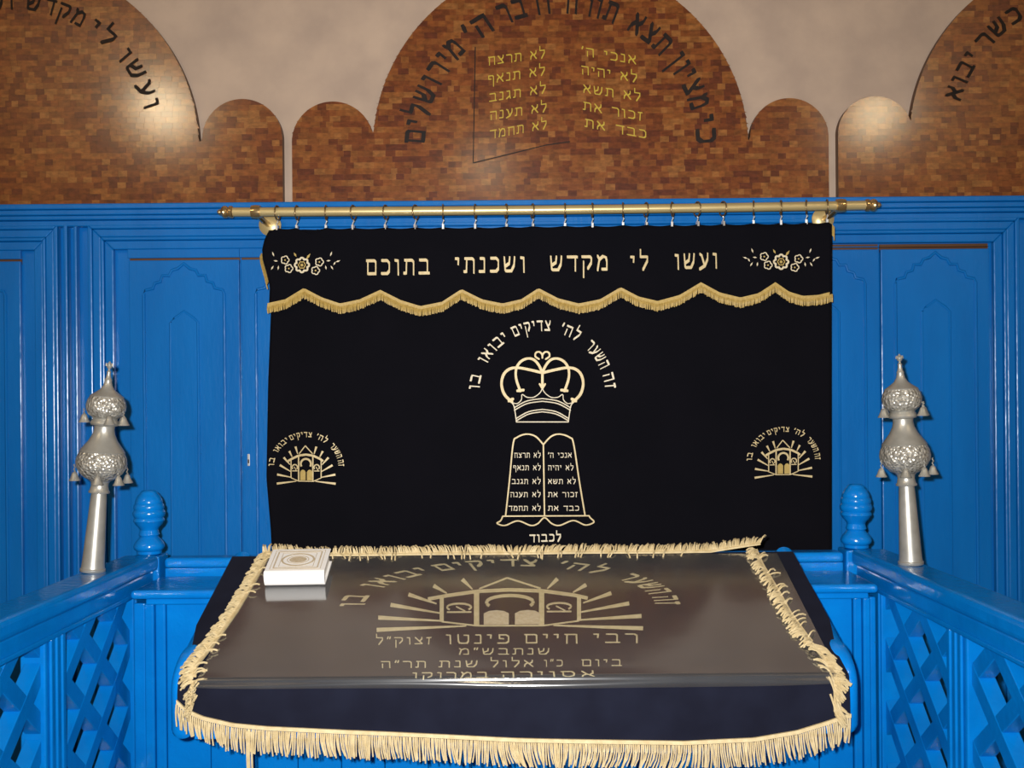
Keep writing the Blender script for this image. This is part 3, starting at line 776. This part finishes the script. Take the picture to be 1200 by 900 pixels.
# ------------------------------------------------------------------ reading desk
dk = thing('reading_desk', (0, 2.5, 0.85), 'sloping blue reading desk under the velvet cover', 'desk')
q = MB(); a0, a1 = 2.206, 2.735
for (y0, y1) in ((a0, a1),):
    q.prism([(-.699, y0, dz(y0) - .006), (-.699, y1, dz(y1) - .006), (-.699, y1, dz(y1) - .034), (-.699, y0, dz(y0) - .034)],
            [(.699, y0, dz(y0) - .006), (.699, y1, dz(y1) - .006), (.699, y1, dz(y1) - .034), (.699, y0, dz(y0) - .034)])
q.build('sloping_top', BLUEF, dk)
q = MB(); q.box(-.699, .699, 2.235, 2.257, dz(2.24) - .15, dz(2.24) - .036); q.build('apron', BLUEF, dk)
for s in (-1, 1):
    up_ = -.001
    prof = [(2.762, 1.112), (2.775, 1.112), (2.775, dz(2.775) - .04), (2.748, dz(2.748) + up_), (2.34, dz(2.34) + up_)]
    prof += [(2.34 - .115 * math.sin(R(a)) * 1.0, dz(2.34) + up_ - .085 * (1 - math.cos(R(a)))) for a in range(9, 91, 9)]
    zf = dz(2.34) + up_ - .085
    prof += [(2.225, zf - .085), (2.235, zf - .10), (2.30, zf - .10), (2.36, zf - .07), (2.762, .98)]
    xa, xb = sorted((s * .7005, s * .752)); rr = .0255; n = len(prof)
    area = sum(prof[i][0] * prof[(i + 1) % n][1] - prof[(i + 1) % n][0] * prof[i][1] for i in range(n))
    def inset(dist):
        outp = []
        for i in range(n):
            p0, p1, p2 = (Vector(prof[(i + k) % n]) for k in (-1, 0, 1))
            n1 = Vector((-(p1 - p0).y, (p1 - p0).x)).normalized(); n2 = Vector((-(p2 - p1).y, (p2 - p1).x)).normalized()
            nn = (n1 + n2); nn = nn / max(.5, nn.length * nn.length / 2) * (1 if area > 0 else -1)
            outp.append(p1 + nn * dist)
        return outp
    q = MB(); vs = []; layers = [(xa + rr * (1 - math.cos(R(t))), rr * .8 * (1 - math.sin(R(t)))) for t in range(0, 91, 15)]
    layers += [(xb - rr * (1 - math.cos(R(t))), rr * .8 * (1 - math.sin(R(t)))) for t in range(90, -1, -15)]
    for xx, dd in layers: vs += [(xx, p.x, p.y) for p in inset(dd)]
    m_ = len(layers)
    q.add(vs, [tuple(range(n)), tuple(range((m_ - 1) * n, m_ * n))] + [(k * n + i, k * n + (i + 1) % n, (k + 1) * n + (i + 1) % n, (k + 1) * n + i) for k in range(m_ - 1) for i in range(n)])
    q.build('side_cheek', BLUEF, dk, smooth=True)

# velvet cover: lies on the slope, falls over the front
CL, CR = -.722, .718
FL, FR = -.694, .690
FB = [(205, 822), (215, 832), (235, 841), (270, 849), (310, 853), (400, 858), (600, 866.5), (800, 871), (880, 867), (930, 858), (965, 847), (990, 838)]
YF = 2.190
def bottom_z(x):
    px = CX + x / YF * FPX
    return P(px, lerp(FB, px), YF).z
def cover_profile(x, lift=0.0, drop=1.0, yb=2.715):
    """points from the back of the slope to the bottom of the front fall"""
    pts = []
    for i in range(19):
        Y = yb + (2.204 - yb) * i / 18; p = Vector((x, Y, dz(Y) + .0035)) + DN * lift
        pts.append(p)
    c = Vector((x, 2.204, dz(2.204) + .0035 - .007)); r = .007 + lift
    a0 = math.atan(DS)
    for a in range(1, 7):
        t = math.pi / 2 + a0 + (math.pi / 2 - a0) * a / 6
        pts.append(c + Vector((0, math.cos(t) * r, math.sin(t) * r)))
    z0 = c.z; zb = z0 + (bottom_z(x) - z0) * drop
    for i in range(1, 10): pts.append(Vector((x, c.y - r - .004 * math.sin(i / 9 * 2.2) - .003 * math.sin(x * 9 + 1) * i / 9, z0 + (zb - z0) * i / 9)))
    return pts
cov = thing('velvet_desk_cover', (0, 2.45, DZ0), 'navy velvet desk cover with cream fringe and gold embroidered arch emblem', 'table cover')
mb = MB(); rows = []
for i in range(121):
    x = CL + (CR - CL) * i / 120
    pr = cover_profile(x)
    rows.append([Vector((p.x * (1 + .032 * min(1, max(0, (p.y - 2.28) / .12))), p.y, p.z)) for p in pr])
mb.grid(rows); cc = mb.build('cover_cloth', VELVET2, cov, smooth=True, fix=False)

# embroidery on the cover
def lay_d(px, py, h):
    p = D(px, py); return p + DN * (.0042 + h * .3)
e = Ink(lay_d, .002, .0012)
KX, KY = .60, .168
emblem(e, lambda x, y: (597.5 + (x - 445) * KX, 735 + (y - 630) * KY - (x - 445) * KX * .006), KX * .36, text=True, ray_w=1.15, pil=22)
e.build('embroidered_emblem', [DESKGOLD, STITCHW], cc)
e = Ink(lay_d, .002, .0012)
for t, x0, x1, y, h in (('רבי', 695, 748, 756, 12), ('חיים', 614, 678, 756.5, 12), ('פינטו', 522, 598, 757, 12), ('זצוק"ל', 440, 506, 757.5, 9),
                        ('שנתבש"מ', 537, 645, 769.5, 8), ('ביום', 681, 729, 783, 8.5), ('כ"ו', 637, 660, 783.5, 8.5), ('אלול', 574, 626, 784, 8.5), ('שנת', 514, 561, 784.5, 8.5), ('תר"ה', 446, 500, 785, 8.5)):
    e.word(t, x0, y, x1, y - .2, h, .085, .11, .22); e.build('embroidered_word', DESKGOLD, cc)
def lay_f(px, py, h):                        # last line, on the rounded front edge
    x = X(px, 2.21); t = (py - 792) / 14.0
    k = 18 + (py - 794) / 8.5 if py < 794 else 18 + (py - 794) * .5
    pr = cover_profile(x, .0015 + h * .3); k = min(32, k); i = int(k); f = k - i
    return pr[i] * (1 - f) + pr[i + 1] * f
e = Ink(lay_f, .002, .0012)
e.word('אסוירה', 584, 799.5, 695, 799.5, 9.5, .085, .10, .22); e.build('embroidered_word', DESKGOLD, cc); e.word('במרוקו', 480, 799.5, 570, 799.5, 9.5, .085, .10, .22)
e.build('embroidered_word', DESKGOLD, cc)

# fringe of the cover
mb = MB(); n = 150; x = CL
hdr = MB(); pts = []
for i in range(n + 1):
    x = CL + (CR - CL) * i / n; p = cover_profile(x)[-1]; pts.append(p)
for a, b in zip(pts, pts[1:]):
    hdr.prism([a + Vector((0, -.002, .004)), b + Vector((0, -.002, .004)), b + Vector((0, -.002, -.004)), a + Vector((0, -.002, -.004))],
              [a + Vector((0, -.007, .004)), b + Vector((0, -.007, .004)), b + Vector((0, -.007, -.004)), a + Vector((0, -.007, -.004))])
x = CL; wob = 0
while x < CR:
    p = cover_profile(x)[-1]; wob += rnd.uniform(-.004, .004); wob *= .93
    L = rnd.uniform(.044, .054) * (1.0 if x > -.62 else .9); dx = wob + rnd.uniform(-.003, .003)
    p = p + Vector((0, -.005, -.005)); pp = [p + Vector((dx * t * t + rnd.uniform(-.0006, .0006), -.004 * math.sin(t * 3) - rnd.uniform(0, .001), -L * t)) for t in (0, .33, .66, 1)]
    mb.tube(pp, .0018, 5); x += rnd.uniform(.0036, .0050)
for x0 in (-.572, -.568, -.562):
    p = cover_profile(x0)[-1] + Vector((0, -.007, -.01)); mb.tube([p, p + Vector((.001, -.002, -.05)), p + Vector((.002, -.001, -.10))], .0022, 5)
tag(mb.build('front_fringe', FRINGE, cov, smooth=True), kind='stuff')
# side and back fringe: header braid and loose strands
def edge_fringe(name, path, dirs, n_str, L, hw=.006, ragged=.35):
    """path: list of (pos, up) ; dirs: function t -> outward vector"""
    m2 = MB()
    def at(t):
        k = t * (len(path) - 1); i = min(int(k), len(path) - 2); f = k - i
        return path[i][0] * (1 - f) + path[i + 1][0] * f, (path[i][1] * (1 - f) + path[i + 1][1] * f).normalized()
    N = 60
    for i in range(N):
        (a, ua), (b, ub) = at(i / N), at((i + 1) / N); d = dirs(i / N).normalized(); d2 = dirs((i + 1) / N).normalized()
        hdr.prism([a - d * hw + ua * .001, b - d2 * hw + ub * .001, b + d2 * hw + ub * .001, a + d * hw + ua * .001],
                  [a - d * hw + ua * .006, b - d2 * hw + ub * .006, b + d2 * hw + ub * .006, a + d * hw + ua * .006])
    wb_ = 0
    for i in range(n_str):
        t = (i + .5) / n_str; p, u = at(t); d = dirs(t); tang = (at(min(1, t + .01))[0] - at(max(0, t - .01))[0]).normalized()
        wb_ = wb_ * .9 + rnd.uniform(-.16, .16)
        k = 1 if rnd.random() > .12 else -1.0 * ragged / .35
        l = L * rnd.uniform(.75, 1.1); dd = (d * k + tang * (wb_ + rnd.uniform(-ragged, ragged))).normalized()
        lift = rnd.uniform(.002, .012)
        m2.tube([p + u * .006, p + dd * l * .4 + u * (.007 + lift * .7), p + dd * l * .75 + u * (.006 + lift * .7), p + dd * l + u * (.004 + lift * .3)], .0021, 4)
    return tag(m2.build(name, FRINGE, cov, smooth=True), kind='stuff')
up = DN
lp = [(Vector((x_, Y, dz(Y) + .0045)), up) for x_, Y in ((-.650, 2.715), (-.655, 2.6), (-.666, 2.45), (-.684, 2.32), (-.700, 2.235))]
lp += [(Vector((FL + .006, 2.195, dz(2.195) - .008)), Vector((0, -.7, .7)))] + [(Vector((FL + .006, 2.190, z)), Vector((0, -1, 0))) for z in (dz(2.2) - .04, bottom_z(FL) + .01)]
edge_fringe('left_fringe', lp, lambda t: Vector((-1, -.25, -.18)) if t < .7 else Vector((-.35, -.15, -1)), 230, .028, .007, .55)
rp = [(Vector((x_, Y, dz(Y) + .0045)), up) for x_, Y in ((.642, 2.715), (.640, 2.64), (.648, 2.52), (.652, 2.42), (.664, 2.33), (.682, 2.245))]
rp += [(Vector((FR - .006, 2.195, dz(2.195) - .008)), Vector((0, -.7, .7)))] + [(Vector((FR - .006, 2.190, z)), Vector((0, -1, 0))) for z in (dz(2.2) - .04, bottom_z(FR) + .01)]
edge_fringe('right_fringe', rp, lambda t: Vector((-.75, -.55, -.2)) if t < .55 else (Vector((.7, -.5, -.35)) if t < .8 else Vector((.35, -.2, -1))), 230, .034, .007, .5)
bp_ = [(Vector((FL + .03 + (FR - .035 - FL - .03) * i / 20, 2.712 + .004 * math.sin(i * 1.1), dz(2.712) + .0045 + (.020 * max(0, i - 18) / 2) + (.006 if i < 2 else 0))), up) for i in range(21)]
edge_fringe('back_fringe', bp_, lambda t: Vector((-.25 if t < .5 else .3, .9, .48)), 400, .031, .004, .25)
hdr.build('fringe_braid', FRINGE, cov)

# clear plastic sheet over the cover
ps = MB(); rows = []
for i in range(41):
    x = -.680 + (1.375) * i / 40
    rows.append(cover_profile(x, .0036, .13, 2.700))
ps.grid(rows)
po = ps.build('clear_plastic_sheet', PLASTIC, None, smooth=True, fix=False)
tag(po, 'clear glossy plastic sheet protecting the top of the velvet desk cover', 'plastic sheet')

# ------------------------------------------------------------------ white prayer book
bo = D(311, 690.5) + DN * .0088
bx_ = Vector((1, 0, 0)); by_ = Vector((0, 1, DS)).normalized()
rz = R(1.0); bxr = (bx_ * math.cos(rz) + by_ * math.sin(rz)); byr = (by_ * math.cos(rz) - bx_ * math.sin(rz))
bk = thing('prayer_book', tuple(bo), 'thick white prayer book with gilt oval on the cover, lying on the desk', 'book')
BW, BD, BT = .150, .118, .040
def B(u, v, h): return bo + bxr * u + byr * v + DN * h
def bbox(name, mt, u0, u1, v0, v1, h0, h1, par, bv=.0015):
    q = MB(); q.prism([B(u0, v0, h0), B(u1, v0, h0), B(u1, v1, h0), B(u0, v1, h0)], [B(u0, v0, h1), B(u1, v0, h1), B(u1, v1, h1), B(u0, v1, h1)])
    return q.build(name, mt, par, bevel=bv)
bbox('back_board', BOOKW, 0, BW, .004, BD, 0, .0035, bk)
bbox('front_board', BOOKW, 0, BW, .004, BD, BT - .0035, BT, bk)
bbox('page_block', PAGES, .005, BW - .006, .006, BD - .006, .0037, BT - .0037, bk, .001)
q = MB(); sp_ = []
for a in range(0, 181, 15):
    t = R(a - 90); sp_.append((.004 - .010 * math.cos(t), BT / 2 + BT / 2 * math.sin(t)))
sp_ += [(.0045, BT - .003), (.0045, .003)]
q.prism([B(0, v, h) for v, h in sp_], [B(BW, v, h) for v, h in sp_]); q.build('spine', BOOKW, bk, smooth=True)
g_ = Ink(lambda x, y, h: B(x, y, BT + h), .0006, .0005)
def frame(u0, u1, v0, v1, wd):
    for a, b in (((u0, v0), (u1, v0)), ((u1, v0), (u1, v1)), ((u1, v1), (u0, v1)), ((u0, v1), (u0, v0))): g_.taper(a, b, wd, wd)
frame(.012, .138, .012, .108, .0016); frame(.020, .130, .018, .102, .0035); frame(.032, .118, .025, .095, .0014)
for rx, ry, wd in ((.040, .030, .005), (.027, .020, .002)):
    o_ = [(.075 + rx * math.cos(R(a)), .060 + ry * math.sin(R(a))) for a in range(0, 361, 12)]
    for a, b in zip(o_, o_[1:]): g_.taper(a, b, wd, wd)
g_.poly([(.075 + .022 * math.cos(R(a)), .060 + .016 * math.sin(R(a))) for a in range(0, 360, 12)])
g_.build('gilt_ornament', BOOKG, bk)

# ------------------------------------------------------------------ silver finials standing on the rails
U = 2.242e-3
def rimon(base, tilt_deg, yaw, label, bells):
    o = thing('silver_torah_finial', base, label, 'finial', 'pair of silver finials')
    M = Matrix.Translation(base) @ Matrix.Rotation(R(tilt_deg), 4, 'Y') @ Matrix.Rotation(R(yaw), 4, 'Z')
    def lt(name, prof, mt, par=o, n=36):
        q = MB(); q.lathe([(r * U, z * U) for r, z in prof], n, M); return q.build(name, mt, par, smooth=True)
    lt('shaft', [(13.5, 0), (14.3, 1), (14.3, 3.5), (13.2, 4.5), (12.6, 10), (9.0, 86), (8.4, 92)], SILVER)
    lt('collar', [(8.4, 92), (11.5, 92.5), (12, 94), (10.5, 96), (9.5, 101), (10, 105), (12, 107)], SILVER)
    lb = lt('lower_bulb', [(12, 107), (18, 110), (24, 116), (28, 123), (28.6, 128), (27.6, 134), (25, 140)], SILVERR)
    lt('lower_shoulder', [(25, 140), (25.4, 141), (22, 146), (16, 154), (12.2, 162), (11.2, 168), (11.6, 171)], SILVER)
    lt('waist_ring', [(11.6, 171), (15, 172), (16, 174), (15, 177), (13.5, 179), (15, 181)], SILVER)
    ub = lt('upper_bulb', [(15, 181), (19, 184), (22, 190), (22.4, 195), (21, 201), (18.6, 205)], SILVERR)
    lt('upper_shoulder', [(18.6, 205), (19, 206), (14, 209.5), (8, 214), (5, 219), (4, 224), (4.4, 225.5)], SILVER)
    tip = lt('tip', [(4.2, 225.5), (3, 228), (2.2, 233), (2.6, 235), (1.5, 236), (1.2, 238), (3.0, 240), (3.4, 242.5), (1.6, 245), (.8, 247)], SILVER, o, 14)
    q = MB()
    for a in range(5):
        t = 2 * math.pi * a / 5; c = M @ Vector((3.6 * U * math.cos(t), 3.6 * U * math.sin(t), 241.5 * U)); q.tube([c, c + Vector((0, 0, 3.5 * U))], [1.2 * U, .5 * U], 5)
    q.build('crown_points', SILVER, tip)
    for tier, (rad, z, ln) in enumerate(((28.8, 124, 9), (22.6, 190, 6))):
        for a in bells[tier]:
            t = R(a); c = M @ Vector(((rad + 1.5) * U * math.cos(t), (rad + 1.5) * U * math.sin(t), z * U))
            T = Matrix.Translation(c - Vector((0, 0, (ln + 10.5) * U)))
            q = MB(); q.lathe([(r * U, h * U) for r, h in ((6.2, 0), (6.5, .7), (5.0, 3.2), (3.6, 6.8), (2.9, 9), (1.6, 10.3), (.6, 11))], 14, T)
            be = q.build('bell', SILVER, o, smooth=True)
            q = MB()
            for j in range(4):
                zz = c.z - (ln + .5) * U * j / 4; zb_ = c.z - (ln + .5) * U * (j + 1.15) / 4; off = .8 * U if j % 2 else -.8 * U
                q.tube([(c.x, c.y, zz), (c.x + off, c.y, (zz + zb_) / 2), (c.x, c.y, zb_)], .75 * U, 4)
            q.build('chain', SILVER, be)
    return o
def rail_point(s, px, py): return P(px, py, 2.69)
b1 = P(108.5, 674, 2.69); b2 = P(1067.5, 653.5, 2.69)
b1.z = b2.z = RT + .001
rimon(tuple(b1), 5.2, 0, 'silver Torah finial with bells on the left rail, leaning right', ((186, 284, 330, 40, 110), (190, 300, 345, 60, 120)))
rimon(tuple(b2), -2.7, 0, 'silver Torah finial with bells on the right rail, leaning left', ((190, 250, 292, 345, 60), (192, 318, 350, 60, 120)))
